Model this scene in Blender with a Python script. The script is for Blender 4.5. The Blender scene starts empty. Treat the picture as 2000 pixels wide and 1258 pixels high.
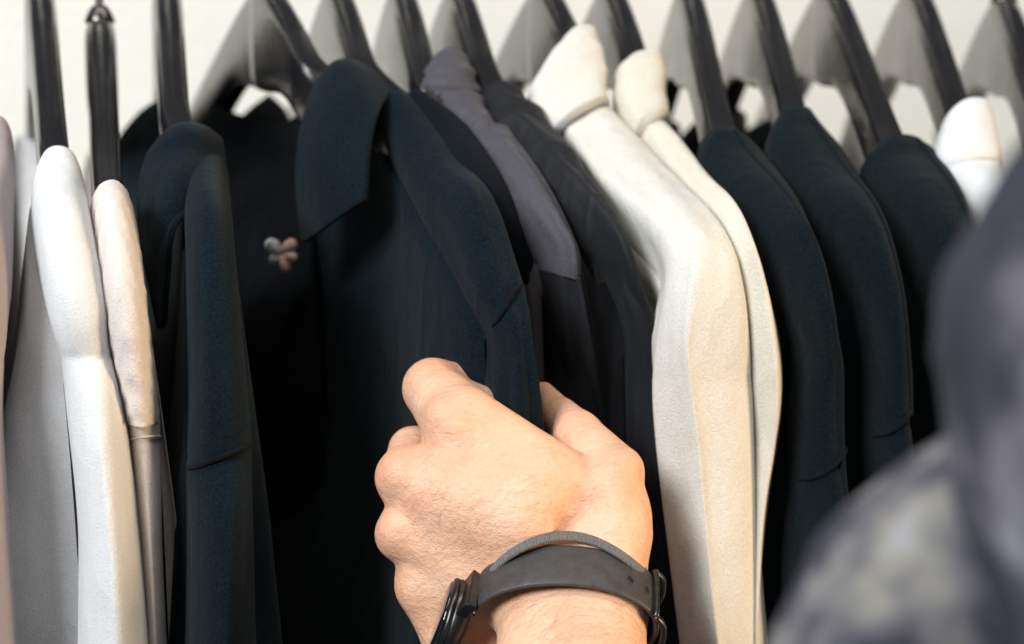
import bpy, math, random
import numpy as np
from mathutils import Vector, Matrix, Euler

random.seed(7); rng = np.random.default_rng(7)
S = bpy.context.scene
COL = S.collection

# ------------------------------------------------------------------ camera
F = 4400.0                      # focal length in photo pixels (photo 2000 x 1258)
YAW, PITCH = math.radians(12), math.radians(10)
CAM = np.array([0.0, -1.1, 1.6])
FW = np.array([math.sin(YAW)*math.cos(PITCH), math.cos(YAW)*math.cos(PITCH), -math.sin(PITCH)])
RT = np.array([math.cos(YAW), -math.sin(YAW), 0.0])
UP = np.cross(RT, FW)
cd = bpy.data.cameras.new('camera'); cam = bpy.data.objects.new('camera', cd); COL.objects.link(cam)
cd.sensor_fit = 'HORIZONTAL'; cd.sensor_width = 36; cd.lens = 36*F/2000
cd.clip_start = 0.02; cd.clip_end = 60
cam.matrix_world = Matrix([[RT[i], UP[i], -FW[i], CAM[i]] for i in range(3)] + [[0, 0, 0, 1]])
cd.dof.use_dof = True; cd.dof.focus_distance = 0.882; cd.dof.aperture_fstop = 6.2
S.camera = cam

# ------------------------------------------------------------------ light
w = bpy.data.worlds.new('World'); S.world = w; w.use_nodes = True
w.node_tree.nodes['Background'].inputs[0].default_value = (0.80, 0.88, 1.0, 1)
w.node_tree.nodes['Background'].inputs[1].default_value = 0.10

def area(name, loc, target, size, power, color):
    d = bpy.data.lights.new(name, 'AREA'); d.shape = 'RECTANGLE'; d.size, d.size_y = size
    d.energy = power; d.color = color
    o = bpy.data.objects.new(name, d); COL.objects.link(o); o.location = loc
    o.rotation_euler = (Vector(target) - Vector(loc)).to_track_quat('-Z', 'Y').to_euler()
    return o
area('window_light', (-1.65, -1.95, 2.95), (0.2, -0.1, 1.4), (1.0, 1.0), 113, (0.93, 0.97, 1.0))
lamp = area('shop_lamp', (1.5, -1.0, 1.15), (0.2, -0.25, 1.32), (0.4, 0.6), 2.2, (1.0, 0.72, 0.42))
lamp.data.spread = math.radians(48)
area('wall_fill', (0.25, -0.75, 3.1), (0.25, 0.5, 1.5), (2.4, 0.2), 24, (1.0, 0.94, 0.84))  # added fill that brightens the wall, not a known fixture
area('side_window', (-1.35, 0.1, 2.15), (0.4, -0.1, 1.55), (0.3, 0.9), 7, (0.82, 0.88, 1.0))
S.view_settings.view_transform = 'Standard'; S.view_settings.look = 'None'
S.view_settings.exposure = 0.0; S.view_settings.gamma = 1.0; S.view_settings.use_curve_mapping = False

# ------------------------------------------------------------------ helpers
def ray(px, py):
    return FW + RT*((px-1000)/F) - UP*((py-629)/F)
def at(px, py, y):
    "point of the plane y that the photo pixel looks at"
    r = ray(px, py); return CAM + r*((y-CAM[1])/r[1])
def proj(p):
    d = np.asarray(p) - CAM; z = d@FW
    return 1000 + F*(d@RT)/z, 629 - F*(d@UP)/z
def ydep(py):
    a = ((py+147)*1.07/F - .033)/(.466 + (py+147)/F)
    return -min(max(a, .05), .216)

def mat(name, build):
    m = bpy.data.materials.new(name); m.use_nodes = True
    nt = m.node_tree; b = nt.nodes['Principled BSDF']; build(nt, b); return m
def noise(nt, scale, detail=4, rough=.55, stretch=None, coord='Object'):
    tc = nt.nodes.new('ShaderNodeTexCoord'); n = nt.nodes.new('ShaderNodeTexNoise')
    n.inputs['Scale'].default_value = scale; n.inputs['Detail'].default_value = detail; n.inputs['Roughness'].default_value = rough
    if stretch:
        mp = nt.nodes.new('ShaderNodeMapping'); mp.inputs['Scale'].default_value = stretch
        nt.links.new(tc.outputs[coord], mp.inputs[0]); nt.links.new(mp.outputs[0], n.inputs[0])
    else: nt.links.new(tc.outputs[coord], n.inputs[0])
    return n.outputs['Fac']
def ramp(nt, fac, stops):
    r = nt.nodes.new('ShaderNodeValToRGB'); e = r.color_ramp.elements
    while len(e) < len(stops): e.new(.5)
    for k, (p, c) in enumerate(stops): e[k].position = p; e[k].color = (*c, 1)
    nt.links.new(fac, r.inputs[0]); return r.outputs[0]
def mathn(nt, op, a, b):
    n = nt.nodes.new('ShaderNodeMath'); n.operation = op
    for k, v in enumerate((a, b)):
        if isinstance(v, (int, float)): n.inputs[k].default_value = v
        else: nt.links.new(v, n.inputs[k])
    return n.outputs[0]
def bump(nt, b, h, dist, strength=1.0):
    n = nt.nodes.new('ShaderNodeBump'); n.inputs['Distance'].default_value = dist; n.inputs['Strength'].default_value = strength
    nt.links.new(h, n.inputs['Height']); nt.links.new(n.outputs[0], b.inputs['Normal'])
def fabric(name, c, rough=.9, var=.18, grain=1600, dist=.0006, sheen=.15, rib=0, gloss=.10, soft=45, wrk=16):
    def f(nt, b):
        n1 = noise(nt, grain, 3, .7); n2 = noise(nt, soft, 4)
        v = mathn(nt, 'ADD', mathn(nt, 'MULTIPLY', n1, .85), mathn(nt, 'MULTIPLY', n2, .15))
        lo = tuple(x*(1-var) for x in c); hi = tuple(min(1, x*(1+var)) for x in c)
        nt.links.new(ramp(nt, v, [(.3, lo), (.7, hi)]), b.inputs['Base Color'])
        b.inputs['Roughness'].default_value = rough; b.inputs['Specular IOR Level'].default_value = gloss
        b.inputs['Sheen Weight'].default_value = sheen; b.inputs['Sheen Roughness'].default_value = .5
        h = n1
        if rib:
            n3 = noise(nt, 1300, 2, .5, (1, 1, .12)); h = mathn(nt, 'ADD', n1, mathn(nt, 'MULTIPLY', n3, rib))
        h = mathn(nt, 'ADD', h, mathn(nt, 'MULTIPLY', n2, 1.6))
        wr_ = noise(nt, 22, 3, .5, (1, 1, .45)); rd = mathn(nt, 'ABSOLUTE', mathn(nt, 'SUBTRACT', wr_, .5), 0)
        h = mathn(nt, 'ADD', h, mathn(nt, 'MULTIPLY', rd, -wrk))
        bump(nt, b, h, dist)
    return mat(name, f)

M = {}
M['wall'] = mat('wall_paint', lambda nt, b: (
    nt.links.new(ramp(nt, noise(nt, 6, 4), [(.3, (.83, .80, .72)), (.7, (.86, .83, .755))]), b.inputs['Base Color']),
    b.inputs['Roughness'].__setattr__('default_value', .9), bump(nt, b, noise(nt, 180, 3), .0008)))
def _hang(nt, b):
    nt.links.new(ramp(nt, noise(nt, 40, 4), [(.3, (.007, .007, .009)), (.7, (.013, .0125, .014))]), b.inputs['Base Color'])
    nt.links.new(mathn(nt, 'ADD', mathn(nt, 'MULTIPLY', noise(nt, 60, 4, .6, (1, .2, 1)), .12), .15), b.inputs['Roughness'])
    b.inputs['IOR'].default_value = 1.85; b.inputs['Specular Tint'].default_value = (1, .94, .82, 1)
    bump(nt, b, noise(nt, 120, 4, .6, (1, .15, 1)), .0004)
M['hanger'] = mat('black_lacquer', _hang)
M['steel'] = mat('hook_steel', lambda nt, b: (b.inputs['Base Color'].__setattr__('default_value', (.55, .53, .48, 1)),
    b.inputs['Metallic'].__setattr__('default_value', 1), b.inputs['Roughness'].__setattr__('default_value', .3), bump(nt, b, noise(nt, 300, 2), .0001)))
M['navy'] = fabric('navy_wool', (.0026, .0078, .0114), .92, .75, 900, .0006, .05, 0, .07, 45, 8)
M['black'] = fabric('black_cotton', (.003, .005, .008), .9, .4, 1500, .0005, .02)
M['dark'] = fabric('charcoal_wool', (.0030, .0068, .0090), .92, .75, 900, .0006, .05, 0, .07, 45, 8)
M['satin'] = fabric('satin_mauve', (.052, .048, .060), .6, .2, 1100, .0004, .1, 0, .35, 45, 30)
M['satin_black_and_shade'] = fabric('satin_black_and_shade', (.0065, .0075, .010), .6, .35, 1100, .0004, .04, 0, .25, 45, 30)  # cloth of the black satin shirt; also paints shadow on the mauve shirt's sleeve
M['white'] = fabric('white_cotton', (.68, .685, .69), .9, .10, 1400, .0005, .1)
M['cream'] = fabric('cream_cotton', (.67, .60, .555), .9, .10, 1400, .0005, .1)
M['wool'] = fabric('offwhite_wool', (.63, .605, .55), .95, .13, 1100, .0005, .1)
M['wool2'] = fabric('ivory_wool', (.62, .575, .49), .95, .13, 1100, .0005, .1)
M['mauve'] = fabric('mauve_jersey', (.34, .295, .31), .9, .08, 1200, .0005, .15)
def _camo(nt, b):
    c = ramp(nt, noise(nt, 24, 3, .6), [(.34, (.010, .012, .020)), (.50, (.025, .026, .038)), (.56, (.06, .056, .075)), (.63, (.13, .12, .145)), (.76, (.30, .30, .36))])
    nt.links.new(c, b.inputs['Base Color']); b.inputs['Roughness'].default_value = .9
    bump(nt, b, noise(nt, 900, 3), .0006)
M['camo'] = mat('mottled_jersey', _camo)
def _camo2(nt, b):
    c = ramp(nt, noise(nt, 24, 3, .6), [(.36, (.012, .013, .022)), (.43, (.04, .037, .052)), (.49, (.12, .115, .12)), (.57, (.20, .19, .165)), (.68, (.36, .36, .44))])
    nt.links.new(c, b.inputs['Base Color']); b.inputs['Roughness'].default_value = .9
    bump(nt, b, noise(nt, 900, 3), .0006)
M['camo_light'] = mat('mottled_jersey_pale', _camo2)
def _skin(nt, b):
    n1 = noise(nt, 38, 4, .6); n2 = noise(nt, 420, 3, .6); n3 = noise(nt, 330, 4, .65, (.35, 1, .8))
    v = mathn(nt, 'ADD', mathn(nt, 'MULTIPLY', n1, .7), mathn(nt, 'MULTIPLY', n2, .3))
    c = ramp(nt, v, [(.30, (.70, .35, .21)), (.50, (.77, .45, .295)), (.68, (.81, .52, .38))])
    at_ = nt.nodes.new('ShaderNodeAttribute'); at_.attribute_name = 'joint'
    mx = nt.nodes.new('ShaderNodeMix'); mx.data_type = 'RGBA'; nt.links.new(mathn(nt, 'MULTIPLY', at_.outputs['Fac'], .75), mx.inputs[0]); nt.links.new(c, mx.inputs[6]); mx.inputs[7].default_value = (.74, .36, .23, 1)
    nt.links.new(mx.outputs[2], b.inputs['Base Color'])
    b.inputs['Roughness'].default_value = .48; b.inputs['Specular IOR Level'].default_value = .42
    b.inputs['Subsurface Weight'].default_value = .22; b.inputs['Subsurface Radius'].default_value = (1, .32, .14); b.inputs['Subsurface Scale'].default_value = .0035
    vo = nt.nodes.new('ShaderNodeTexVoronoi'); vo.inputs['Scale'].default_value = 900; vo.feature = 'DISTANCE_TO_EDGE'
    tc = nt.nodes.new('ShaderNodeTexCoord'); nt.links.new(tc.outputs['Object'], vo.inputs['Vector'])
    h = mathn(nt, 'ADD', mathn(nt, 'MULTIPLY', n3, 1.2), mathn(nt, 'MULTIPLY', vo.outputs[0], .25))
    bump(nt, b, h, .0009)
M['skin'] = mat('skin', _skin)
def _strap(nt, b):
    nt.links.new(ramp(nt, noise(nt, 220, 5), [(.3, (.034, .030, .029)), (.7, (.058, .052, .050))]), b.inputs['Base Color'])
    b.inputs['Roughness'].default_value = .5
    bump(nt, b, noise(nt, 1500, 3), .00025)
M['strap'] = mat('strap_leather', _strap)
def _bracelet(nt, b):
    nt.links.new(ramp(nt, noise(nt, 1200, 4), [(.3, (.10, .098, .096)), (.7, (.19, .185, .18))]), b.inputs['Base Color'])
    b.inputs['Roughness'].default_value = .7
    wv = nt.nodes.new('ShaderNodeTexWave'); wv.inputs['Scale'].default_value = 420; wv.inputs['Distortion'].default_value = 1.5
    tc = nt.nodes.new('ShaderNodeTexCoord'); nt.links.new(tc.outputs['Object'], wv.inputs[0])
    bump(nt, b, wv.outputs['Fac'], .0003)
M['bracelet'] = mat('bracelet_cord', _bracelet)
M['case'] = mat('case_metal', lambda nt, b: (nt.links.new(ramp(nt, noise(nt, 500, 3), [(.3, (.05, .048, .047)), (.7, (.075, .07, .068))]), b.inputs['Base Color']),
    b.inputs['Metallic'].__setattr__('default_value', .9), b.inputs['Roughness'].__setattr__('default_value', .28)))
M['glass'] = mat('watch_glass', lambda nt, b: (nt.links.new(ramp(nt, noise(nt, 60, 2), [(.3, (.004, .007, .012)), (.7, (.008, .012, .02))]), b.inputs['Base Color']),
    b.inputs['Roughness'].__setattr__('default_value', .06), b.inputs['Coat Weight'].__setattr__('default_value', 1)))
M['buckle'] = mat('buckle_metal', lambda nt, b: (nt.links.new(ramp(nt, noise(nt, 400, 3), [(.3, (.05, .05, .05)), (.7, (.09, .09, .09))]), b.inputs['Base Color']),
    b.inputs['Metallic'].__setattr__('default_value', .9), b.inputs['Roughness'].__setattr__('default_value', .35)))
M['hole'] = mat('strap_hole_dark', lambda nt, b: (nt.links.new(ramp(nt, noise(nt, 400, 3), [(.3, (.003, .003, .003)), (.7, (.006, .006, .006))]), b.inputs['Base Color']),))
M['pin_pale'] = mat('pin_pale', lambda nt, b: (nt.links.new(ramp(nt, noise(nt, 300, 3), [(.35, (.25, .27, .28)), (.6, (.85, .83, .8))]), b.inputs['Base Color']),))
M['pin_rose'] = mat('pin_rose', lambda nt, b: (nt.links.new(ramp(nt, noise(nt, 260, 3), [(.3, (.80, .42, .28)), (.7, (.88, .68, .6))]), b.inputs['Base Color']),))

# ---- object plumbing
def thing(name, label, cat, loc, group=None):
    o = bpy.data.objects.new(name, None); o.empty_display_size = .02; COL.objects.link(o)
    o.location = loc; tag(o, label, cat, group); return o
def tag(o, label, cat, group=None):
    o['label'] = label; o['category'] = cat
    if group: o['group'] = group
def mesh(name, V, Fc, m, parent=None, smooth=True, label=None, nrm=None):
    V = np.asarray(V, float)
    if parent is not None: V = V - np.array(parent.location)
    me = bpy.data.meshes.new(name); me.from_pydata(V.tolist(), [], [tuple(map(int, f)) for f in Fc]); me.update()
    import bmesh
    bm = bmesh.new(); bm.from_mesh(me); bmesh.ops.recalc_face_normals(bm, faces=bm.faces); bm.to_mesh(me); bm.free()
    if smooth: me.polygons.foreach_set('use_smooth', [True]*len(me.polygons))
    if nrm is not None:
        vn = np.array([v.normal for v in me.vertices]); N = np.array(nrm, float)[:len(vn)]
        if len(N) < len(vn): N = np.vstack([N, vn[len(N):]])
        sg = np.sign((N*vn).sum(1)); sg[sg == 0] = 1; me.normals_split_custom_set_from_vertices((N*sg[:, None]).tolist())
    me.materials.append(M[m] if isinstance(m, str) else m)
    o = bpy.data.objects.new(name, me); COL.objects.link(o)
    if parent is not None: o.parent = parent
    if label: o['label'] = label
    return o
def catmull(P, n):
    "n samples per span through the control rows P"
    P = np.asarray(P, float); Q = np.vstack([2*P[0]-P[1], P, 2*P[-1]-P[-2]]); out = []
    for i in range(len(P)-1):
        a, b, c, d = Q[i:i+4]
        for k in range(n):
            t = k/n
            out.append(.5*((2*b) + (c-a)*t + (2*a-5*b+4*c-d)*t*t + (3*b-a-3*c+d)*t**3))
    out.append(P[-1]); return np.array(out)
def grid_faces(nu, nv, closed_v=False):
    Fc = []
    for i in range(nu-1):
        for j in range(nv if closed_v else nv-1):
            a = i*nv+j; b = i*nv+(j+1) % nv; Fc.append((a, b, b+nv, a+nv))
    return Fc
def wob(n, amp, seed, f=3):
    "smooth random function on [0,1], n samples"
    r = np.random.default_rng(seed); t = np.linspace(0, 1, n); o = np.zeros(n)
    for k in range(1, f+1): o += r.normal()/k*np.sin(2*math.pi*(k*t*.9+r.random()))
    return o*amp

def loft(C, HW, TB, X, nseg=44, caps=(True, True), sup=2.2, fold=None, seed=0, ruche=None, groove=None, shear=0, skew=None):
    """tube: centres C (n,3), half widths HW along X, half depths TB across; fold=(amp, count) long pleats"""
    n = len(C); T = np.gradient(C, axis=0); T /= np.linalg.norm(T, axis=1)[:, None]
    V = []
    r = np.random.default_rng(seed); ph = r.random(6)*6.28
    for i in range(n):
        B = np.cross(T[i], X); B /= np.linalg.norm(B); t = i/(n-1)
        for j in range(nseg):
            a = 2*math.pi*j/nseg; ca, sa = math.cos(a), math.sin(a)
            ex = 2/(sup[i] if hasattr(sup, '__len__') else sup)
            p = np.array([math.copysign(abs(ca)**ex, ca), math.copysign(abs(sa)**ex, sa)])
            k = 1.0
            if groove is not None: k -= .035*math.exp(-((i-groove)/.7)**2)
            if fold:
                fk = 1 if groove is None else min(1, max(.35, .35+(i-groove)*.06))
                k += fk*fold[0]*((1-1.6*abs(math.sin(.5*(fold[1]*a+ph[0]+2.2*t)))) + .6*math.sin((fold[1]+2)*a+ph[1]-3*t))*min(1, t*3)
            k += .018*math.sin(9*t+2*a+ph[2]) + .014*math.sin(17*t-3*a+ph[3])
            if ruche:
                t0, t1, am, fr = ruche
                e = max(0, 1-abs((t-(t0+t1)/2)/((t1-t0)/2))**4) if t0 < t < t1 else 0
                k += e*am*(math.sin(fr*(t+.05*math.sin(2*a+ph[4]))+1.2*math.sin(a+ph[5]))+.5*math.sin(1.7*fr*t+2*a))
            if skew is not None: p[0] += (skew[i]+.16*abs(skew[i])/.3*math.sin(7.5*t+ph[1])+.07*math.sin(19*t+ph[2])*(skew[i] != 0))*sa*sa*(1-abs(p[0]))
            V.append(C[i] + X*HW[i]*p[0]*k + B*TB[i]*p[1]*k - T[i]*HW[i]*p[0]*shear*min(1, 1.6*t))
    Fc = grid_faces(n, nseg, True)
    V = list(V)
    for e, on in ((0, caps[0]), (n-1, caps[1])):
        if on:
            V.append(C[e]); c = len(V)-1
            for j in range(nseg): Fc.append((e*nseg+j, e*nseg+(j+1) % nseg, c))
    return np.array(V), Fc
def tube(P, r, nseg=10, per=6, caps=True):
    C = catmull(P, per); n = len(C); rr = np.interp(np.linspace(0, 1, n), np.linspace(0, 1, len(r)), r) if hasattr(r, '__len__') else np.full(n, r)
    T = np.gradient(C, axis=0); T /= np.linalg.norm(T, axis=1)[:, None]
    ref = np.array([0.31, .2, .93]); V = []
    for i in range(n):
        a = np.cross(T[i], ref); a /= np.linalg.norm(a); b = np.cross(T[i], a)
        for j in range(nseg):
            q = 2*math.pi*j/nseg; V.append(C[i]+rr[i]*(a*math.cos(q)+b*math.sin(q)))
    Fc = grid_faces(n, nseg, True)
    if caps:
        V += [C[0], C[-1]]
        for j in range(nseg):
            Fc.append((j, (j+1) % nseg, n*nseg)); Fc.append(((n-1)*nseg+j, (n-1)*nseg+(j+1) % nseg, n*nseg+1))
    return np.array(V), Fc
def patch(rows, nu=8, nv=8):
    "smooth sheet through a control grid of 3-D points"
    G = np.array(rows, float); A = np.stack([catmull(G[:, j], nu) for j in range(G.shape[1])], 1)
    B = np.stack([catmull(A[i], nv) for i in range(A.shape[0])], 0)
    nu_, nv_ = B.shape[:2]; return B.reshape(-1, 3), grid_faces(nu_, nv_)
def sheet(name, rows, m, parent, thick=.002, nu=8, nv=8, label=None, pix=True):
    if pix: rows = [[at(*p) for p in r] for r in rows]
    V, Fc = patch(rows, nu, nv); o = mesh(name, V, Fc, m, parent, label=label)
    md = o.modifiers.new('thickness', 'SOLIDIFY'); md.thickness = thick; md.offset = 0
    bv = o.modifiers.new('soft', 'SUBSURF'); bv.levels = bv.render_levels = 1
    return o

# ------------------------------------------------------------------ setting
wl = mesh('wall', [(-3, .36, 0), (3.5, .36, 0), (3.5, .36, 1.78), (-3, .36, 1.78), (-3, .46, 0), (3.5, .46, 0), (3.5, .46, 1.78), (-3, .46, 1.78)],
          [(0, 1, 2, 3), (7, 6, 5, 4), (0, 4, 5, 1), (1, 5, 6, 2), (2, 6, 7, 3), (3, 7, 4, 0)], 'wall', smooth=False)
wl['kind'] = 'structure'

# ------------------------------------------------------------------ hangers
SL = .466
def arm_z(y):                       # top line of the hanger, crown at 0
    return -SL*(math.sqrt(y*y+.020**2)-.020)
# (x at the top of the frame, x and y where the arm enters its garment, crown height in the photo, label)
HANG = [
 (80, 105, 290, -25, 'black hanger holding the white top, leftmost hanger in view'),
 (196, 208, 360, 36, 'short looking black hanger hung low with its steel hook stem visible'),
 (328, 344, 246, -25, 'black hanger rising from the navy shirt with the rolled collar at left'),
 (545, 632, 165, -25, 'tilted black hanger under the wide collar of the navy shirt being gripped'),
 (672, 722, 160, -25, 'black hanger just right of the wide navy collar, above the hidden black top'),
 (795, 842, 190, -25, 'black hanger rising behind the gathered collar of the mauve satin shirt'),
 (908, 958, 165, -25, 'black hanger right of the mauve satin collar holding the black satin shirt'),
 (1085, 1135, 110, -25, 'black hanger inside the tall collar of the left white wool coat'),
 (1208, 1252, 130, -25, 'black hanger inside the collar of the second white wool coat'),
 (1355, 1412, 255, -25, 'black hanger of the charcoal jacket beside the white coats'),
 (1494, 1555, 215, -25, 'black hanger of the middle charcoal jacket'),
 (1640, 1742, 265, -25, 'black hanger of the third charcoal jacket, the one partly behind the mottled jacket'),
 (1805, 1878, 214, -25, 'black hanger holding the small white top at right'),
 (1975, 2040, 220, -2, 'black hanger at the right edge with its rounded crown showing'),
]
def fit_hanger(x0, x1, y1, cpy):
    z = at(x0, cpy, 0)[2]; X = at(x0, 0, 0)[0]; yw = 0.0
    def where(X, yw, py):
        best = None
        last = None
        for k in range(0, 200):
            s = -k*.001
            p = np.array([X - s*math.sin(yw)*1.0, s*math.cos(yw), z+arm_z(s)])
            q = proj(p)
            if last is not None and (last[1]-py)*(q[1]-py) <= 0:
                f = (py-last[1])/(q[1]-last[1]+1e-9); return last[0]+f*(q[0]-last[0])
            last = q
        return proj((X, 0, z))[0] if py < proj((X, 0, z))[1] else last[0]
    for _ in range(40):
        e0 = where(X, yw, max(0, cpy+22)) - x0; X -= e0/4000*.8
        e1 = where(X, yw, y1) - x1; yw -= e1/400*.5
        yw = max(-.45, min(.45, yw))
    return X, z, yw
HP_ = [fit_hanger(*h[:4]) for h in HANG]
RIDGE = {}

# ------------------------------------------------------------------ garments
ZB = 1.08
def stations(st, X, ymax=None):
    """st rows (py, pxL, pxR[, y[, half depth]]) -> centres, half widths, half depths"""
    R = []
    for s in st:
        py, l, r = s[:3]; y = s[3] if len(s) > 3 and s[3] is not None else ydep(py)
        if ymax: y = max(y, -ymax)
        c = at((l+r)/2, py, y); d = (c-CAM)@FW; W = (r-l)/2*d/F
        q = min(1, max(0, (-y-.15)/.065)); tb = s[4] if len(s) > 4 else .0125+.0135*q*q*(3-2*q)
        v = c-CAM; pr = np.array([v[1], -v[0], 0]); pr /= np.linalg.norm(pr); cs = abs(X@pr); sn = math.sqrt(max(0, 1-cs*cs))*(.25+.75*q)
        hw = math.sqrt(max(W*W-(tb*sn)**2, (.5*W)**2))/cs
        R.append((*c, hw, tb))
    return np.array(R)
def blunt(A, n=6):
    "rounded end on the first ring"
    T = A[0, :3]-A[1, :3]; T /= np.linalg.norm(T); Ln = min(A[0, 3], A[0, 4])*.8; out = []
    for k in range(n, 0, -1):
        f = k/n; q = A[0].copy(); q[:3] += T*Ln*math.sin(f*math.pi/2); q[3:] *= max(.05, math.cos(f*math.pi/2)); out.append(q)
    return np.vstack([out, A])
def garment(name, label, cat, st, seam, m, yaw=0, crown=None, wb=.03, wt=.97, group=None, per=7, sleeve_m=None, fold=(.03, 3),
            ruche=None, collar=None, body=True, seed=1, sleeve=True, collar_m=None, ruche_s=None, drop=None, bmat=None, step=1, wbl=None, hang=None, lead=None, pipe=None, skew=0, ymax=None, cshear=0, cruche=None, ssup=1.6, stitch=None, top=True, cdown=18, csup=2.2):
    if hang is not None: crown = HP_[hang]
    X = np.array([math.cos(yaw), math.sin(yaw), 0])
    st = [(s_[0]+(22, 9)[k] if k < 2 else s_[0],)+tuple(s_[1:]) for k, s_ in enumerate(st)] if top else st
    R = stations(st, X, ymax); ns = seam
    base = R[0, :3].copy(); base[2] = ZB
    t = thing(name, label, cat, tuple(base), group)
    AA = catmull(R if sleeve else R[:ns+1], per); AA[:, 3:] = np.maximum(AA[:, 3:], .0008)
    for _ in range(5): AA[1:-1] = .25*AA[:-2]+.5*AA[1:-1]+.25*AA[2:]
    A = AA[:ns*per+1]; A1 = blunt(AA); ib = len(A1)-len(AA)+ns*per; nseg = 44
    if hang is not None: RIDGE[hang] = (np.vstack([[at(*p) for p in lead], A[:, :3]]) if lead else A[:, :3])
    sp = 2.2-(2.2-ssup)*np.clip((np.arange(len(A1))-ib)/14, 0, 1)
    Vt, Ft = loft(A1[:, :3], A1[:, 3], A1[:, 4], X, fold=fold, seed=seed, ruche=ruche, sup=sp, nseg=nseg, groove=ib if step else None, skew=skew*np.clip((np.arange(len(A1))-ib+4)/14, 0, 1) if skew else None)
    tm = bpy.data.meshes.new('tmp'); tm.from_pydata(Vt.tolist(), [], [tuple(map(int, f)) for f in Ft]); tm.update()
    NV = np.array([v.normal for v in tm.vertices]); bpy.data.meshes.remove(tm)
    Fs = [f for f in Ft if min(f) >= ib*nseg] if sleeve else []
    ss = set(Fs); F1 = [f for f in Ft if f not in ss]; V1 = Vt[:(ib+1)*nseg] if sleeve else Vt
    if sleeve:
        capi = len(Vt)-2; V1 = np.vstack([Vt[:(ib+1)*nseg], Vt[capi:capi+1]]); F1 = [tuple((ib+1)*nseg if k == capi else k for k in f) for f in F1]
    if stitch:
        sh, arc, rr, sm_ = stitch; P = []
        for u in np.linspace(-.97, .97, 15):
            q = ib+sh*u-arc*(1-u*u); i0 = int(q); f = q-i0
            a_, b_ = A1[i0]*(1-f)+A1[i0+1]*f, A1[i0+2]-A1[i0-1]
            B = np.cross(b_[:3], X); B /= np.linalg.norm(B)
            if B@(CAM-a_[:3]) < 0: B = -B
            e_ = 2/sp[i0]; ang = math.acos(max(-1, min(1, math.copysign(abs(u)**(1/e_), u))))
            P.append(a_[:3]+X*a_[3]*u*1.0+B*(a_[4]*math.sin(ang)**e_+.0003))
        Vp, Fp = tube(np.array(P), rr, 8, 4); mesh('seam', Vp, Fp, sm_, t)
    if pipe:
        for (u0, u1, i0, i1) in pipe:
            P = []
            for q in np.arange(i0, i1):
                T = AA[min(q+1, len(AA)-1), :3]-AA[q-1, :3]; B = np.cross(T, X); B /= np.linalg.norm(B)
                if B@(CAM-AA[q, :3]) < 0: B = -B
                u = u0+(u1-u0)*(q-i0)/(i1-i0)
                P.append(AA[q, :3]+X*AA[q, 3]*u+B*(AA[q, 4]*(1-abs(u)**2.2)**(1/2.2)+.0002))
            Vp, Fp = tube(np.array(P)[::2], .0013, 8, 4); mesh('piping', Vp, Fp, m, t)
    if body:
        # inverted-U body that hangs from the shoulder line, front half then rear half
        fr = A[::-1][::3]                                     # from shoulder tip to neck
        cx, cz, cyaw = crown if crown else (A[0, 0]-.0, 0, 0)
        axis = np.array([cx, 0.0])
        rear = fr[::-1].copy()
        dd = rear[:, :2]-axis; rear[:, 0] = axis[0]-dd[:, 0]; rear[:, 1] = axis[1]-dd[:, 1]
        neck = fr[-1].copy(); mid = (fr[-1]+rear[0])/2; mid[2] -= .075; mid[3] = max(mid[3], .010)
        q1 = (fr[-1]*.6+rear[0]*.4); q1[2] -= .055; q2 = (fr[-1]*.4+rear[0]*.6); q2[2] -= .055; q1[3] = q2[3] = mid[3]
        ST = np.vstack([fr, [q1, mid, q2], rear]); nu = len(ST); nv = 41; Vb = []
        a1 = wob(nu, .006, seed+5, 5); a2 = wob(nu, .006, seed+9, 5)
        for i, s in enumerate(ST):
            e = max(.02, math.sqrt(min(1, min(i, nu-1-i)/4)))
            for j in range(nv):
                q = -1+2*j/(nv-1); aq = abs(q); top = s[2]-s[4]*.25
                wd = s[3]*wt*(1-math.exp(-aq*110))*(1-aq)**1.5 + (wbl if wbl and q < 0 else wb)*e*min(1, aq*1.5+.12*(aq > 0))*(aq**.35)
                off = (a1[i] if q < 0 else a2[i])*min(1, aq*3)*e*.7
                z = top-(top-ZB)*aq**1.35
                sw = drop[0]*aq if drop else 0
                p = np.array([s[0], s[1], z]) + X*(math.copysign(wd, q)*(q != 0)+off+sw); Vb.append(p)
        Fb = grid_faces(nu, nv)
        V = np.vstack([V1, np.array(Vb)]); Fc = F1+[tuple(k+len(V1) for k in f) for f in Fb]
    else: V, Fc = V1, F1
    mesh('body', V, Fc, bmat or m, t, nrm=NV[:(ib+1)*nseg] if sleeve else None)
    if sleeve:
        nr = len(A1)*nseg; V = np.vstack([Vt[ib*nseg:nr], Vt[-1:]]); mesh('sleeve', V, [tuple(len(V)-1 if k == len(Vt)-1 else k-ib*nseg for k in f) for f in Fs], sleeve_m or m, t, nrm=NV[ib*nseg:nr])
    if collar:
        Rc = stations([(s_[0]+cdown*(1, .4)[k] if k < 2 else s_[0],)+tuple(s_[1:]) for k, s_ in enumerate(collar)], X); Cc = catmull(Rc, per); Cc = blunt(Cc)
        V, Fc = loft(Cc[:, :3], Cc[:, 3], Cc[:, 4], X, fold=None, seed=seed+7, sup=csup, shear=cshear, ruche=cruche)
        mesh('collar', V, Fc, collar_m or m, t)
    return t
def seam_line(name, pts, t, m, r=.0009):
    V, Fc = tube([at(*p) for p in pts], r, 8); mesh(name, V, Fc, m, t)

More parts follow.
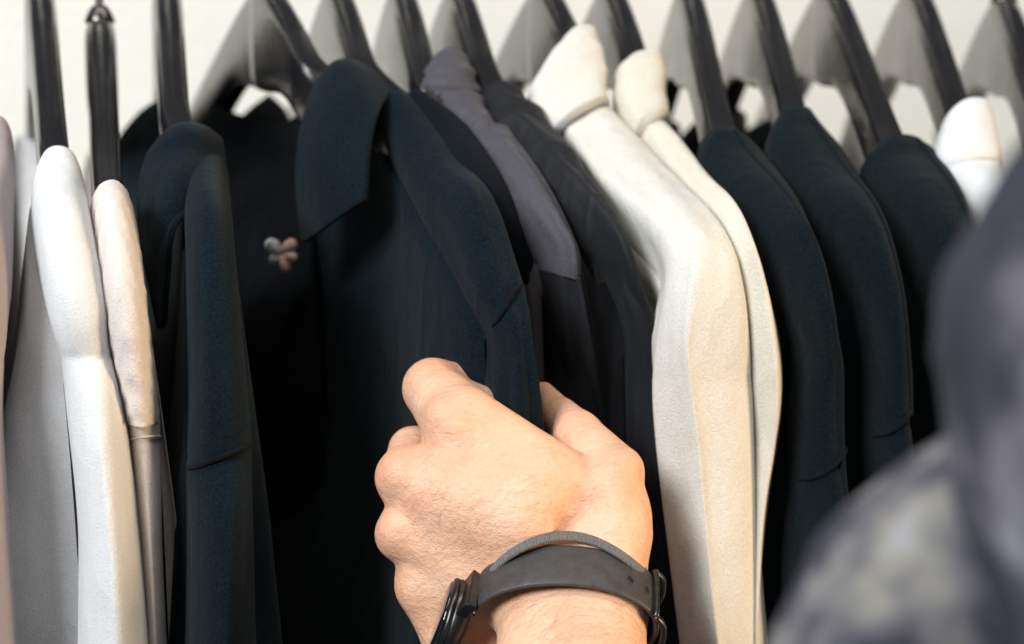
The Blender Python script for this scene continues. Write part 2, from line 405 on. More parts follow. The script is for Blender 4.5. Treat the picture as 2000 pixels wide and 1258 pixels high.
# leftmost: mauve top, white top, cream top
garment('mauve_shirt', 'dusty mauve top cut by the left edge, only its sleeve strip showing', 'shirt',
  [(255, -32, 24), (330, -49, 30), (430, -64, 26), (560, -72, 20), (700, -74, 8, -.22), (820, -76, 6, -.222, .03), (950, -74, 14, -.225, .03), (1150, -69, 28, -.225, .032), (1330, -64, 40, -.225, .034)],
  4, 'mauve', crown=(-.02, 0, 0), drop=(-.07,), wb=.004, seed=11)
garment('white_shirt', 'plain white cotton top with a bright sleeve, second garment from the left', 'shirt',
  [(322, 74, 156, None, .014), (350, 67, 161, None, .014), (410, 62, 172), (500, 72, 188), (600, 90, 212), (692, 118, 222, -.217, .020), (800, 128, 246, -.222, .026), (1000, 148, 268, -.228, .03), (1150, 152, 282, -.23, .03), (1330, 152, 298, -.23, .03)],
  5, 'white', hang=0, wb=.016, wbl=.055, seed=21, fold=(.03, 3), drop=(.0,))
garment('cream_blouse', 'narrow cream pink top with puckered shoulder between the white top and the navy shirt', 'shirt',
  [(392, 178, 250, None, .013), (420, 175, 260), (500, 182, 272), (600, 198, 286), (700, 220, 300), (800, 236, 311, -.212), (855, 244, 313, -.214, .02), (930, 252, 316, -.216, .02), (1050, 262, 318, -.22, .02), (1200, 270, 324, -.22, .02), (1330, 274, 330, -.22, .02)],
  6, 'cream', stitch=(-.3, .6, .0005, 'cream'), hang=1, wb=.016, seed=31, ruche=(.1, .62, .028, 130), drop=(.012,))

# navy shirt, left
t = garment('navy_shirt', 'navy wool shirt with rolled pointed collar, hanging untouched at left', 'shirt',
  [(320, 366, 440, -.125), (400, 360, 450), (500, 363, 460), (650, 365, 474), (800, 366, 486, -.222), (888, 366, 491, -.224, .024), (960, 366, 492, -.226, .028), (1100, 364, 495, -.228, .03), (1330, 358, 502, -.228, .03)],
  5, 'navy', lead=[(352, 275, -.122)], hang=2, top=False, stitch=(-2.2, 1.2, .0010, 'black'), wb=.026, seed=41)
sheet('collar', [
 [(352, 320, -.02), (372, 290, -.03), (400, 290, -.03), (432, 310, -.03)],
 [(304, 292, -0.126), (338, 250, -0.136), (388, 246, -0.136), (432, 274, -0.124)],
 [(280, 330, -0.139), (318, 312, -0.154), (372, 303, -0.159), (442, 326, -0.144)],
 [(271, 390, -0.149), (302, 392, -0.169), (345, 375, -0.179), (440, 376, -0.164)],
 [(279, 480, -0.154), (298, 482, -0.176), (322, 462, -0.184), (348, 428, -0.186)],
 [(297, 570, -0.159), (304, 580, -0.176), (316, 570, -0.184), (330, 522, -0.188)],
 [(312, 640, -0.164), (314, 642, -0.176), (317, 642, -0.184), (320, 634, -0.188)]], 'navy', t, .0028)

# gripped navy shirt
t = garment('navy_shirt', 'navy wool shirt with wide pointed collar, its sleeve gripped by the hand', 'shirt',
  [(222, 735, 805, -.105), (290, 765, 866, -.125), (370, 810, 925, -.155), (450, 860, 972, -.185), (540, 900, 1012, -.207, .014), (615, 925, 1030, -.218, .017), (680, 938, 1036, -.222, .018), (760, 946, 1054, -.224, .017), (835, 955, 1068, -.222, .014), (930, 975, 1062, -.214, .012), (1060, 960, 1080, -.205, .014), (1330, 940, 1100, -.2, .02)],
  5, 'navy', yaw=.30, top=False, stitch=(-2.5, 1.5, .0010, 'black'), lead=[(648, 188, -.072), (690, 225, -.08)], hang=3, wb=.030, seed=51, fold=(.11, 5))
sheet('collar', [
 [(655, 200, -.03), (690, 180, -.03), (735, 190, -.04), (784, 224, -.06)],
 [(628, 155, -.083), (662, 121, -.088), (712, 130, -.09), (770, 184, -.098)],
 [(601, 205, -.100), (640, 190, -.115), (698, 192, -.122), (744, 214, -.126)],
 [(583, 290, -.110), (625, 290, -.127), (680, 290, -.137), (725, 275, -.143)],
 [(581, 375, -.112), (622, 370, -.132), (672, 362, -.144), (720, 340, -.152)],
 [(593, 478, -.114), (634, 448, -.137), (684, 412, -.150), (715, 392, -.157)]], 'navy', t, .003)
# the dark inside of its neck and far shoulder
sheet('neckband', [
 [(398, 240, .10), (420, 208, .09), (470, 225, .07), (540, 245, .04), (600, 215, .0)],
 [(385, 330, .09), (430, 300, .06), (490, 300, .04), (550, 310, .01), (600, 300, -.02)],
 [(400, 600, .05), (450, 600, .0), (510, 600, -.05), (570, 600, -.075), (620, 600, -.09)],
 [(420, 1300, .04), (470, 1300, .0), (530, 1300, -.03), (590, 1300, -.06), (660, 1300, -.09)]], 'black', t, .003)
def petal(name, a, b, r, m, **k):
    a, b = at(*a), at(*b); b = a+(b-a)*.85; r *= .8; return mesh(name, *tube([a+(b-a)*f for f in (0, .25, .55, .85, 1)], (.0012, r*.8, r, r*.8, .0008), 14), m, **k)
pin = petal('brooch', (546, 486, -.088), (562, 504, -.094), .0032, 'black', parent=t)
for nm, b, r, m in (('petal', (514, 466, -.09), .0042, 'pin_pale'), ('petal', (524, 516, -.088), .0036, 'pin_pale'), ('petal', (580, 466, -.098), .0038, 'pin_rose'), ('petal', (584, 506, -.098), .0034, 'pin_rose'), ('petal', (562, 538, -.094), .0036, 'pin_rose')):
    o = petal(nm, (553, 494, -.092), b, r, m); o.parent = pin; o.location = -Vector(t.location)

# hidden black top, mauve satin shirt, black satin shirt
garment('black_shirt', 'plain black top mostly hidden between the gripped navy shirt and the mauve satin shirt', 'shirt',
  [(204, 780, 840), (250, 815, 890), (300, 850, 930), (400, 905, 990), (500, 962, 1040), (600, 1005, 1065), (700, 1030, 1090, -.18), (900, 1060, 1120, -.17), (1330, 1100, 1160, -.17)],
  5, 'black', yaw=.2, hang=4, wb=.018, seed=61, ymax=.168)
t = garment('satin_shirt', 'mauve grey satin shirt with gathered crinkled collar beside the gripped navy shirt', 'shirt',
  [(232, 870, 930), (262, 890, 968), (300, 918, 1003), (400, 985, 1066), (500, 1040, 1116), (522, 1044, 1124), (600, 1055, 1140), (700, 1075, 1160, -.18), (800, 1095, 1190, -.175, .016), (1000, 1120, 1230, -.17, .016), (1330, 1150, 1270, -.17, .016)],
  5, 'satin', yaw=.25, hang=5, wb=.016, ymax=.183, cruche=(.0, 1.0, .05, 40), seed=71, sleeve_m='satin_black_and_shade', fold=(.16, 6), ruche=(.02, .3, .07, 50), bmat='satin',  # sleeve is mauve cloth too; its shadow is painted with the black satin
  collar=[(128, 836, 908, -.08), (150, 824, 922, -.088), (180, 818, 930, -.095), (215, 838, 944, -.1), (250, 868, 958, -.115), (268, 890, 965, -.12)])
c = [o for o in t.children if o.name.startswith('collar')][0]
t7 = garment('satin_shirt', 'black satin shirt with creased shoulder between the mauve satin shirt and the white coats', 'shirt',
  [(186, 935, 1010), (230, 945, 1050), (300, 1000, 1100), (400, 1080, 1162), (500, 1138, 1215), (580, 1180, 1250), (642, 1200, 1266), (720, 1206, 1274), (900, 1215, 1284, -.19, .018), (1100, 1250, 1312, -.19, .018), (1330, 1290, 1340, -.21, .02)],
  6, 'satin_black_and_shade', yaw=.25, hang=6, wb=.014, ymax=.19, seed=81, fold=(.15, 5), ruche=(.02, .35, .07, 60))

# white coats
t8 = garment('white_coat', 'off white wool coat with tall collar, nearer one right beside the hand', 'coat',
  [(205, 1062, 1186, -.088, .014), (250, 1085, 1212, -.105, .014), (300, 1112, 1254, -.125, .014), (350, 1146, 1300, -.148, .014), (420, 1205, 1362, -.178, .016), (480, 1262, 1404, -.2, .020), (540, 1288, 1438, -.212, .024), (620, 1275, 1466, -.22, .022), (740, 1264, 1482, -.224, .021), (870, 1276, 1484, -.226, .021), (1100, 1306, 1492, -.228, .02), (1330, 1335, 1510, -.228, .02)],
  6, 'wool', yaw=-.06, hang=7, wb=.022, wbl=.004, drop=(.02,), skew=-.3, ssup=1.12, cshear=.55, seed=91, fold=(.085, 4), step=0,
  cdown=4, csup=2.7, cruche=(.15, .9, .022, 26), collar=[(84, 1104, 1164, -.068, .011), (104, 1084, 1169, -.074, .0115), (135, 1056, 1175, -.082), (172, 1032, 1184, -.092), (210, 1034, 1195, -.101), (248, 1058, 1206, -.109, .0165)])
t9 = garment('white_coat', 'ivory wool coat standing behind the nearer white coat, against the charcoal jackets', 'coat',
  [(230, 1215, 1296, -.095), (270, 1236, 1308, -.112), (310, 1262, 1340, -.13), (400, 1320, 1402, -.165), (500, 1378, 1458, -.2), (600, 1420, 1508, -.214, .02), (720, 1440, 1532, -.219, .02), (850, 1440, 1528, -.22, .019), (1000, 1430, 1504, -.22, .018), (1330, 1430, 1476, -.22, .022)],
  5, 'wool2', yaw=-.04, hang=8, wb=.02, wbl=.006, skew=-.25, ssup=1.15, cshear=.45, seed=101, fold=(.085, 4), step=0,
  cdown=6, csup=2.7, cruche=(.15, .9, .022, 24), collar=[(126, 1218, 1291, -.08, .010), (150, 1198, 1297, -.085), (200, 1200, 1303, -.098), (240, 1218, 1308, -.108), (266, 1232, 1314, -.116, .0155)])

# charcoal jackets
garment('charcoal_jacket', 'charcoal wool jacket directly right of the white coats, full sleeve seam visible', 'jacket',
  [(276, 1366, 1455), (300, 1358, 1478), (350, 1372, 1512), (450, 1432, 1566), (560, 1486, 1608), (680, 1515, 1634), (800, 1520, 1645, -.218, .022), (900, 1516, 1648, -.22, .024), (980, 1508, 1652, -.221, .028), (1100, 1496, 1652, -.222, .03), (1330, 1500, 1655, -.222, .03)],
  7, 'dark', yaw=.16, hang=9, wb=.026, seed=111, stitch=(-2.5, 1.0, .0010, 'black'), pipe=[(.15, .3, 4, 55)])
garment('charcoal_jacket', 'charcoal wool jacket in the middle of three, its shoulder piping catching light', 'jacket',
  [(234, 1506, 1590), (270, 1496, 1612), (310, 1505, 1640), (380, 1545, 1682), (480, 1600, 1726), (600, 1642, 1748), (720, 1656, 1758), (825, 1660, 1766, -.22, .024), (900, 1662, 1770, -.221, .028), (1100, 1666, 1780, -.222, .03), (1330, 1670, 1790, -.222, .03)],
  7, 'dark', yaw=.16, hang=10, wb=.024, seed=121, stitch=(-2.2, .8, .0010, 'black'), pipe=[(.3, .45, 4, 50)])
garment('charcoal_jacket', 'charcoal wool jacket farthest right of three, half hidden by the blurred mottled jacket', 'jacket',
  [(290, 1696, 1808), (315, 1682, 1828), (350, 1692, 1850), (450, 1745, 1890), (600, 1790, 1920), (800, 1810, 1930, -.22, .024), (1000, 1820, 1940, -.222, .028), (1330, 1830, 1950, -.222, .03)],
  5, 'dark', yaw=.16, hang=11, wb=.024, seed=131, pipe=[(.35, .45, 4, 30)])
garment('white_shirt', 'small white top showing only its rounded shoulder at the right, behind the mottled jacket', 'shirt',
  [(232, 1836, 1930, -.128, .018), (300, 1825, 1946, -.146, .016), (350, 1838, 1955), (400, 1870, 1980), (500, 1930, 2040), (700, 1980, 2090, -.22, .025), (900, 1990, 2100, -.22, .025), (1330, 2000, 2110, -.22, .025)],
  4, 'white', yaw=.16, hang=12, wb=.02, seed=141)


# ------------------------------------------------------------------ hangers, each bent to lie inside the shoulders of its garment
def make_hanger(i):
    x0, x1, y1, cpy, lab = HANG[i]; X, z, yw = HP_[i]; o = np.array([X, 0, z])
    t = thing('clothes_hanger', lab, 'hanger', (X, 0, z), 'black hangers on the rack')
    def loc(s, d): return np.array([-s*math.sin(yw), s*math.cos(yw), arm_z(s)-d])
    hgt = lambda s: .030 + .020*math.exp(-(abs(s)/.04)**2)
    P, H, W = [], [], []
    for s in np.linspace(.205, 0, 22)[:-1]: P.append(loc(s, hgt(s)/2)); H.append(hgt(s)); W.append(.0066)
    s = 0.0
    while s > -.2:
        p = loc(s, hgt(s)/2); q = proj(o+loc(s, 0))
        if q[1] > y1-8: break
        P.append(p); H.append(hgt(s)); W.append(.0066+.0010*math.exp(-(s/.05)**2)); s -= .006
    nb = len(P)
    if i in RIDGE:
        g = RIDGE[i]-o; e = P[-1][1]; h0 = H[-1]
        g = g[g[:, 1] < e-.008]
        for k, c in enumerate(g[:-6:3] if len(g) > 14 else g[::3]):
            P.append(c-np.array([0, 0, .005 if k < 2 else .002])); H.append((.024, .018, .014)[min(k, 2)]); W.append((.0064, .006, .0055)[min(k, 2)])
    else:
        for k in range(10):
            s -= .01; P.append(loc(s, hgt(s)/2)); H.append(hgt(s)); W.append(.0066)
    Q = np.c_[np.array(P), H, W]
    for _ in range(6):
        Q2 = Q.copy(); Q2[nb-5:nb+4] = .25*Q[nb-6:nb+3]+.5*Q[nb-5:nb+4]+.25*Q[nb-4:nb+5]; Q = Q2
    C = catmull(Q, 3); n = len(C); nv = 36; V = []
    L = np.r_[0, np.cumsum(np.linalg.norm(np.diff(C[:, :3], axis=0), axis=1))]
    Xh = np.array([math.cos(yw), math.sin(yw), 0])
    for m in range(n):
        d = min(L[m], L[-1]-L[m]); e = math.sqrt(max(0.002, 1-(1-min(1, d/.012))**2))
        for j in range(nv):
            a = 2*math.pi*j/nv; ca, sa = math.cos(a), math.sin(a)
            V.append(C[m, :3] + Xh*C[m, 4]*math.copysign(abs(ca)**.42, ca)*e + np.array([0, 0, C[m, 3]/2*math.copysign(abs(sa)**.5, sa)*e]))
    Fc = grid_faces(n, nv, True); Fc.append(tuple(range(nv))); Fc.append(tuple((n-1)*nv+j for j in range(nv)))
    mesh('shoulder_bar', np.array(V)+o, Fc, 'hanger', t)
    P = np.array([(0, 0, -.004), (0, 0, .035), (0, .004, .055), (0, .022, .075), (0, .035, .098), (0, .022, .122), (0, -.004, .127), (0, -.024, .112), (0, -.028, .096)])
    V, Fc = tube(P+o, .0021); mesh('hook', V, Fc, 'steel', t)
    V, Fc = tube(np.array([(0, 0, -.002), (0, 0, .001), (0, 0, .004), (0, 0, .006)])+o, (.0075, .0065, .005, .0035), 14); mesh('ferrule', V, Fc, 'hanger', t)
for i in range(len(HANG)): make_hanger(i)

# blurred jacket close to the camera
def near(py, l, r, y, tb): return (py, l, r, y, tb)
t = garment('mottled_jacket', 'blurred mottled grey purple jacket hanging nearest the camera at the right edge', 'jacket',
  [(90, 2040, 2160, -.62, .02), (200, 1985, 2210, -.63, .025), (330, 1915, 2230, -.64, .03), (430, 1850, 2230, -.65, .035), (560, 1822, 2230, -.655, .04), (700, 1816, 2230, -.66, .04), (860, 1838, 2230, -.66, .04), (1000, 1850, 2230, -.66, .04), (1150, 1890, 2230, -.66, .04), (1330, 1950, 2230, -.66, .04)],
  9, 'camo', body=False, seed=151, fold=(.03, 3), sleeve=False, top=False)
Xn = np.array([1., 0, 0])
R = stations([(846, 1890, 1970, -.612, .012), (884, 1836, 2024, -.612, .02), (960, 1722, 2138, -.612, .03), (1055, 1618, 2242, -.612, .034), (1130, 1570, 2290, -.612, .036), (1258, 1516, 2344, -.612, .036), (1400, 1480, 2380, -.612, .036)], Xn)
A = catmull(R, 7); V, Fc = loft(A[:, :3], A[:, 3], A[:, 4], Xn, fold=None, seed=155); mesh('sleeve', V, Fc, 'camo_light', t)

# ------------------------------------------------------------------ hand (signed distance field -> one mesh)
D0 = .882; SC = D0/F
def hp(x, y, z):                      # photo pixel + depth offset (same units) -> hand space
    k = 1+z/F; return np.array([(x-1000)*k, (y-629)*k, z])
def h2w(P):
    P = np.asarray(P, float); return CAM + np.outer(D0+P[:, 2]*SC, FW) + np.outer(P[:, 0]*SC, RT) - np.outer(P[:, 1]*SC, UP)
WC = hp(1104, 1186, 0)
AX = np.array([-.04, .68, -.73]); AX /= np.linalg.norm(AX)      # along the forearm, towards the elbow
E1 = np.array([.995, .035, .02]); E1 -= AX*(E1@AX); E1 /= np.linalg.norm(E1)
NN = np.cross(E1, AX); NN = NN if NN[2] < 0 else -NN             # dorsal direction
def wr(e, n, a): return WC + E1*e + NN*n + AX*a
PR = []   # (a, b, ra, rb, k)
def cap(a, b, ra, rb, k=30): PR.append((np.asarray(a), np.asarray(b), ra, rb, k))
# forearm and wrist: two bones side by side, muscle between
cap(wr(-30, -22, 420), wr(-42, -14, 10), 108, 86, 10)
cap(wr(70, -10, 420), wr(66, -8, 0), 112, 88, 60)
cap(wr(22, 0, 420), wr(10, -2, 0), 118, 97, 50)
# metacarpals
cap(wr(-58, -8, -30), hp(832, 1134, 112), 78, 52, 50)
cap(wr(-20, 2, -40), hp(787, 1043, 98), 78, 54, 45)
cap(wr(20, 2, -50), hp(793, 933, 98), 78, 60, 45)
cap(wr(55, -2, -60), hp(888, 835, 90), 78, 62, 45)
cap(hp(900, 960, 80), hp(1010, 1010, 30), 95, 95, 50)
# heel of the hand on the little finger side
cap(hp(832, 1150, 115), hp(912, 1275, 120), 56, 72, 40)
cap(hp(912, 1275, 120), hp(1000, 1360, 90), 72, 80, 40)
# web and thumb base
cap(hp(908, 812, 100), hp(1085, 930, 78), 60, 62, 40)
cap(hp(1050, 960, 60), hp(1130, 975, 70), 80, 66, 50)
cap(wr(70, -12, -20), hp(1196, 1010, 60), 84, 70, 50)
cap(hp(1194, 1040, 55), hp(1198, 930, 90), 76, 58, 36)
cap(hp(1200, 925, 96), hp(1128, 850, 178), 60, 50, 9)
cap(hp(1128, 850, 178), hp(1096, 815, 228), 50, 40, 10)
cap(hp(1094, 812, 230), hp(1062, 766, 285), 36, 22, 7)
# fingers: proximal, middle, distal
def finger(m, p, d, e, rm, rp, rd, re, k=18):
    cap(m, p, rm, rp, k); cap(p, d, rp, rd, 10); cap(d, e, rd, re, 10)
finger(hp(888, 835, 90), hp(846, 759, 190), hp(905, 752, 235), hp(1022, 790, 318), 62, 61, 46, 36, 18)
cap(hp(880, 790, 150), hp(930, 800, 170), 62, 52, 20)
finger(hp(793, 933, 98), hp(806, 880, 215), hp(905, 868, 300), hp(1000, 880, 320), 56, 48, 44, 38)
finger(hp(787, 1043, 98), hp(806, 985, 215), hp(900, 970, 300), hp(990, 980, 315), 50, 48, 44, 38)
finger(hp(832, 1134, 112), hp(840, 1080, 210), hp(915, 1060, 280), hp(980, 1060, 290), 46, 42, 38, 32)
# knuckles, extensor tendons, thumb tendon
for c, r in ((hp(862, 806, 62), 26), (hp(782, 925, 62), 24), (hp(776, 1036, 66), 22), (hp(1218, 912, 66), 30)):
    cap(c, c+np.array([.1, 0, 0]), r, r, 26)
cap(wr(30, 84, -60), hp(880, 828, 42), 11, 11, 16)
cap(wr(5, 88, -60), hp(800, 928, 50), 11, 11, 16)
cap(wr(-20, 84, -60), hp(795, 1034, 56), 10, 10, 16)
cap(wr(105, 58, -20), hp(1196, 930, 30), 18, 16, 34)
def sdf(p):
    p = np.atleast_2d(p); D = None
    for a, b, ra, rb, k in PR:
        ab = b-a; t = np.clip((p-a)@ab/float(ab@ab), 0, 1); d = np.linalg.norm(p-a-t[:, None]*ab, axis=1)-(ra+t*(rb-ra))
        if D is None: D = d
        else:
            h = np.clip(.5+.5*(D-d)/k, 0, 1); D = D*(1-h)+d*h-k*h*(1-h)
    return D
ZZ = np.arange(-330, 381, 3.0)
def surf(x, y):
    k = 1+ZZ/F; D = sdf(np.stack([(x-1000)*k, (y-629)*k, ZZ], 1)); i = int(np.argmax(D <= 0))
    return ZZ[-1] if D[i] > 0 else ZZ[i]-3*max(0, min(1, -D[i]/(D[max(i-1, 0)]-D[i]+1e-9)))
DIMPLE = [(hp(1114, 1030, surf(1114, 1030)-8), 22, 24), (hp(1150, 985, surf(1150, 985)-24), 30, 40)]
def hand_mesh(step=5.0):
    lo = np.array([690., 640, -330]) - [1000, 629, 0]; hi = np.array([1345., 1440, 385]) - [1000, 629, 0]
    nx, ny, nz = ((hi-lo)/step).astype(int)+1
    gx = (lo[0]+np.arange(nx)*step).astype(np.float32)[:, None, None]
    gy = (lo[1]+np.arange(ny)*step).astype(np.float32)[None, :, None]
    gz = (lo[2]+np.arange(nz)*step).astype(np.float32)[None, None, :]
    D = None
    for a, b, ra, rb, k in PR:
        ab = b-a; L = float(ab@ab)
        t = np.clip(((gx-a[0])*ab[0]+(gy-a[1])*ab[1]+(gz-a[2])*ab[2])/L, 0, 1).astype(np.float32)
        d = np.sqrt((gx-a[0]-t*ab[0])**2+(gy-a[1]-t*ab[1])**2+(gz-a[2]-t*ab[2])**2)-(ra+t*(rb-ra))
        if D is None: D = d
        else:
            h = np.clip(.5+.5*(D-d)/k, 0, 1); D = D*(1-h)+d*h-k*h*(1-h)
    # carve: snuffbox hollow above the wrist
    for c, r, k in DIMPLE:
        d = np.sqrt((gx-c[0])**2+(gy-c[1])**2+(gz-c[2])**2)-r
        h = np.clip(.5-.5*(D+d)/k, 0, 1); D = D*(1-h)-d*h+k*h*(1-h)
    # surface nets
    ins = D < 0
    c8 = [(i, j, k) for i in (0, 1) for j in (0, 1) for k in (0, 1)]
    sl = lambda A, o: A[o[0]:A.shape[0]-1+o[0], o[1]:A.shape[1]-1+o[1], o[2]:A.shape[2]-1+o[2]]
    cnt = sum(sl(ins, o).astype(np.int8) for o in c8); act = (cnt > 0) & (cnt < 8)
    idx = np.argwhere(act); acc = np.zeros((len(idx), 3)); num = np.zeros(len(idx))
    for p in range(8):
        for q in range(p+1, 8):
            o, u = c8[p], c8[q]
            if sum(abs(o[m]-u[m]) for m in range(3)) != 1: continue
            dp = D[idx[:, 0]+o[0], idx[:, 1]+o[1], idx[:, 2]+o[2]]; dq = D[idx[:, 0]+u[0], idx[:, 1]+u[1], idx[:, 2]+u[2]]
            cr = (dp < 0) != (dq < 0); t = np.where(cr, dp/(dp-dq+1e-12), 0)
            acc += np.where(cr[:, None], np.array(o)+t[:, None]*(np.array(u)-np.array(o)), 0); num += cr
    V = (idx+acc/num[:, None])*step+lo
    ID = -np.ones(act.shape, int); ID[tuple(idx.T)] = np.arange(len(idx)); Fc = []
    for ax in range(3):
        o = [0, 0, 0]; o[ax] = 1
        A = ins[:-1, :-1, :-1]; B = ins[o[0]:ins.shape[0]-1+o[0], o[1]:ins.shape[1]-1+o[1], o[2]:ins.shape[2]-1+o[2]]
        e = np.argwhere(A != B); b, c = [m for m in range(3) if m != ax]
        e = e[(e[:, b] > 0) & (e[:, c] > 0)]
        def g(db, dc):
            f = e.copy(); f[:, b] -= db; f[:, c] -= dc; return ID[tuple(f.T)]
        Q = np.stack([g(0, 0), g(1, 0), g(1, 1), g(0, 1)], 1); Fc.append(Q[(Q >= 0).all(1)])
    return V, np.vstack(Fc)
V, Fc = hand_mesh()
hw_ = h2w(V); org = h2w([WC])[0]
JR = np.zeros(len(V))
for c, r in ((hp(862, 800, 50), 50), (hp(760, 925, 60), 50), (hp(750, 1036, 66), 45), (hp(1225, 900, 50), 55), (hp(1110, 1030, -60), 40), (hp(845, 720, 190), 50), (hp(1120, 830, 160), 45), (hp(820, 985, 40), 40)):
    JR = np.maximum(JR, np.exp(-((V-c)**2).sum(1)/(r*r)))
hand = mesh('person', hw_-org, Fc, 'skin'); hand.location = org
ja = hand.data.attributes.new('joint', 'FLOAT', 'POINT'); ja.data.foreach_set('value', JR.astype(np.float32))
sm = hand.modifiers.new('smooth', 'SMOOTH'); sm.factor = .5; sm.iterations = 3
tag(hand, 'bare left hand and wrist gripping the navy sleeve between thumb and fingers', 'person')

# ------------------------------------------------------------------ watch and bracelet
def ring(theta, re, rn, a, lift=0.0, p=2.05):
    "point on the band round the wrist; theta 0 = right side, 90 = back of the wrist"
    c, s = math.cos(theta), math.sin(theta)
    return WC + E1*(math.copysign(abs(c)**(2/p), c)*(re+lift)) + NN*(math.copysign(abs(s)**(2/p), s)*(rn+lift)) + AX*a
def band(th0, th1, re, rn, a0, width, thick, n=60, tilt=0.0, cr=4):
    V = []; prof = []
    for k in range(16):
        q = 2*math.pi*k/16; c, s = math.cos(q), math.sin(q)
        prof.append((math.copysign(abs(c)**.35, c)*width/2, math.copysign(abs(s)**.6, s)*thick/2))
    for i in range(n):
        th = th0+(th1-th0)*i/(n-1)
        for (da, dl) in prof: V.append(ring(th, re, rn, a0+da+tilt*math.cos(th), dl+thick/2))
    Fc = grid_faces(n, 16, True); Fc.append(tuple(range(16))); Fc.append(tuple((n-1)*16+k for k in range(16)))
    return h2w(V), Fc
R_ = math.radians
RE, RN, A0 = 172, 118, 0
wt = thing('wrist_watch', 'black wrist watch with leather strap worn on the wrist, case turned to the left', 'watch', tuple(org))
V, Fc = band(R_(-60), R_(166), RE, RN, A0, 100, 12); mesh('strap', V, Fc, 'strap', wt)
for th, a in ((50, 8), (34, 8)):
    P = []; c = ring(R_(th), RE, RN, A0+a, 12.2); tg = ring(R_(th+3), RE, RN, A0+a, 12.2)-c; tg /= np.linalg.norm(tg)
    nrm = np.cross(tg, AX); nrm *= np.sign(nrm@(c-WC))
    for k in range(14):
        q = 2*math.pi*k/14; P.append(c+tg*math.cos(q)*5.5+AX*math.sin(q)*9)
    P2 = [p+nrm*.7 for p in P]; Vh = h2w(P+P2)
    mesh('strap_hole', Vh, [tuple(range(14)), tuple(range(27, 13, -1))]+[(k, (k+1) % 14, 14+(k+1) % 14, 14+k) for k in range(14)], 'hole', wt)
# case: disc whose axis points to the left of the wrist
cax = -E1*.93 + NN*.22 - AX*.10; cax /= np.linalg.norm(cax)
cu = AX - cax*(AX@cax); cu /= np.linalg.norm(cu); cv = np.cross(cax, cu)
if cv@NN < 0: cv = -cv
cc = ring(R_(180), RE, RN, A0+4) + NN*(-66) - E1*30
def lathe(prof, n=64):
    V = []
    for (r, h) in prof:
        for k in range(n):
            q = 2*math.pi*k/n; V.append(cc + cax*h + (cu*math.cos(q)+cv*math.sin(q))*r)
    Fc = grid_faces(len(prof), n, True); Fc.append(tuple(range(n))); Fc.append(tuple((len(prof)-1)*n+k for k in range(n)))
    return h2w(V), Fc
V, Fc = lathe([(84, -6), (94, 0), (98, 6), (99, 26), (97, 29)]); mesh('case', V, Fc, 'case', wt)
V, Fc = lathe([(97, 29), (96, 37), (92, 41), (84, 42)]); bz = mesh('bezel', V, Fc, 'case', wt)
V, Fc = lathe([(84, 40), (83, 44), (76, 47), (50, 49.5), (20, 50)]); mesh('crystal', V, Fc, 'glass', wt)
def prism(pts, m, name, bev=.0006):
    V = h2w(pts); o = mesh(name, V, [(0, 1, 2, 3), (7, 6, 5, 4), (0, 4, 5, 1), (1, 5, 6, 2), (2, 6, 7, 3), (3, 7, 4, 0)], m, wt, smooth=False)
    b = o.modifiers.new('bevel', 'BEVEL'); b.width = bev; b.segments = 2; return o
for sgn in (1, -1):
    lug = []
    for (v, h0, h1) in ((72, 2, 30), (122, -8, 12)):
        for (u, h) in ((-52, h0), (52, h0), (52, h1), (-52, h1)): lug.append(cc + cv*v*sgn + cu*u + cax*h)
    prism(lug, 'case', 'lug')
V, Fc = tube(h2w([cc+cv*106+cu*-40+cax*-8, cc+cv*106+cu*-10+cax*-8, cc+cv*106+cu*20+cax*-8, cc+cv*106+cu*58+cax*-8]), .0009); mesh('spring_bar', V, Fc, 'buckle', wt)
# buckle on the right side
def bpt(th, a, l): return ring(R_(th), RE, RN, A0+a, l)
fr = [bpt(24, -56, 15), bpt(10, -58, 20), bpt(-14, -58, 20), bpt(-36, -56, 15), bpt(-36, 0, 15), bpt(-36, 56, 15), bpt(-14, 58, 20), bpt(10, 58, 20), bpt(24, 56, 15)]
V, Fc = tube(h2w(fr), .0013, 10, 4); bk = mesh('buckle', V, Fc, 'buckle', wt)
V, Fc = tube(h2w([bpt(24, -58, 17), bpt(24, -20, 18), bpt(24, 20, 18), bpt(24, 58, 17)]), .0011, 10, 4); mesh('buckle_pin', V, Fc, 'buckle', wt)

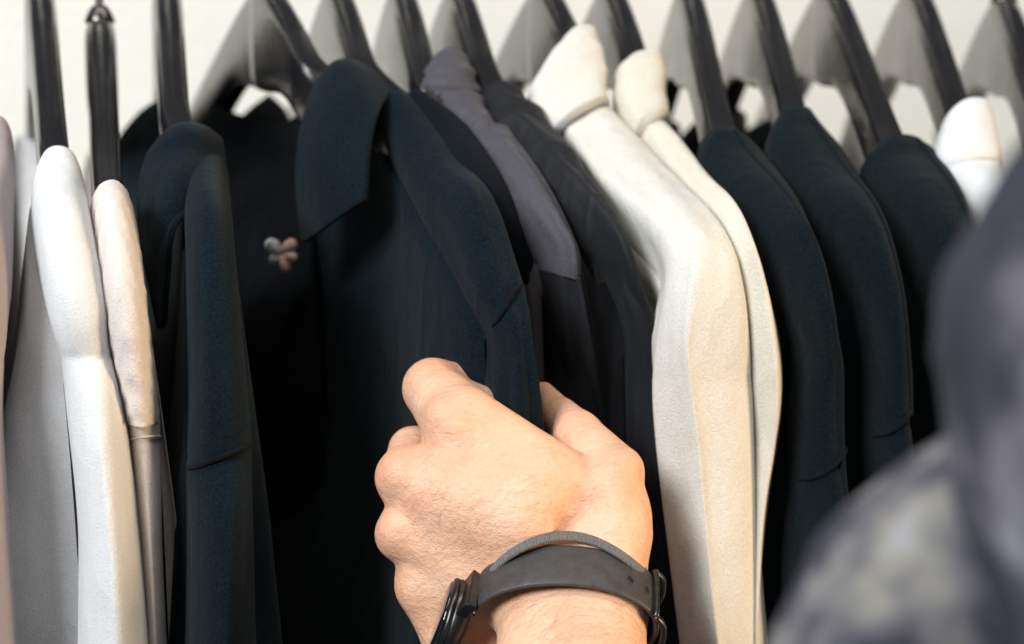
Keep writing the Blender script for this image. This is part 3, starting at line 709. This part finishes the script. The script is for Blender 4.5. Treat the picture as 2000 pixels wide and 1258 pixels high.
br = thing('bracelet', 'thin grey cord bracelet on the hand side of the watch strap', 'bracelet', tuple(org))
pp = catmull(np.array([(950, 1128), (978, 1098), (1012, 1073), (1058, 1053), (1112, 1047), (1164, 1058), (1214, 1085), (1262, 1124), (1284, 1150)], float), 8)
zz = np.array([surf(x, y) if x < 1265 else 0 for x, y in pp]); zz[pp[:, 0] >= 1265] = zz[pp[:, 0] < 1265][-1]+np.arange((pp[:, 0] >= 1265).sum())*7
zz = zz-7
for _ in range(30): zz[1:-1] = np.minimum(zz[1:-1], .25*zz[:-2]+.5*zz[1:-1]+.25*zz[2:])
P = [hp(x, y, z) for (x, y), z in zip(pp, zz)]
for th in np.linspace(-14, -166, 20): P.append(ring(R_(th), RE-6, RN, -40))
P = np.array(P); P = np.vstack([P, P[:1]]); L = np.r_[0, np.cumsum(np.linalg.norm(np.diff(P, axis=0), axis=1))]
n = 160; nv = 14; U = np.linspace(0, L[-1], n, endpoint=False); Q = np.stack([np.interp(U, L, P[:, k]) for k in range(3)], 1)
for _ in range(4): Q = .25*np.roll(Q, 1, 0)+.5*Q+.25*np.roll(Q, -1, 0)
V = []
for i in range(n):
    T = Q[(i+1) % n]-Q[i-1]; T /= np.linalg.norm(T); o = Q[i]-WC; o -= AX*(o@AX); o -= T*(o@T); o /= np.linalg.norm(o); sd = np.cross(T, o)
    for k in range(nv):
        q = 2*math.pi*k/nv; V.append(Q[i]+sd*12*math.copysign(abs(math.cos(q))**.7, math.cos(q))+o*6*math.sin(q))
Fc = grid_faces(n, nv, True); Fc += [((n-1)*nv+k, (n-1)*nv+(k+1) % nv, (k+1) % nv, k) for k in range(nv)]
mesh('band', h2w(V), Fc, 'bracelet', br)

# fine hair on the back of the hand and wrist
M['hair'] = mat('fine_hair', lambda nt, b: (nt.links.new(ramp(nt, noise(nt, 200, 2), [(.3, (.035, .02, .012)), (.7, (.09, .05, .03))]), b.inputs['Base Color']),
    b.inputs['Roughness'].__setattr__('default_value', .5)))
V, Fc = [], []; rh = np.random.default_rng(3); cnt = 0
while cnt < 170:
    if rh.random() < .62: x, y = rh.uniform(800, 1180), rh.uniform(930, 1090)
    else: x, y = rh.uniform(1000, 1230), rh.uniform(1165, 1260)
    ang = math.radians(rh.normal(205, 22)); ln = rh.uniform(22, 48); P = []
    for k in range(4):
        f = k/3; px, py = x+math.cos(ang+.3*f)*ln*f, y-math.sin(ang+.3*f)*ln*f
        z = surf(px, py)
        P.append(hp(px, py, z-1-5*math.sin(f*2.2)))
    if max(p[2] for p in P)-min(p[2] for p in P) > 60: continue
    v, f = tube(h2w(P), (.000032, .000026, .00001), 3, 2); Fc += [tuple(q+len(V) for q in g) for g in f]; V += list(v); cnt += 1
ho = mesh('hair', np.array(V), Fc, 'hair', hand); ho['kind'] = 'stuff'
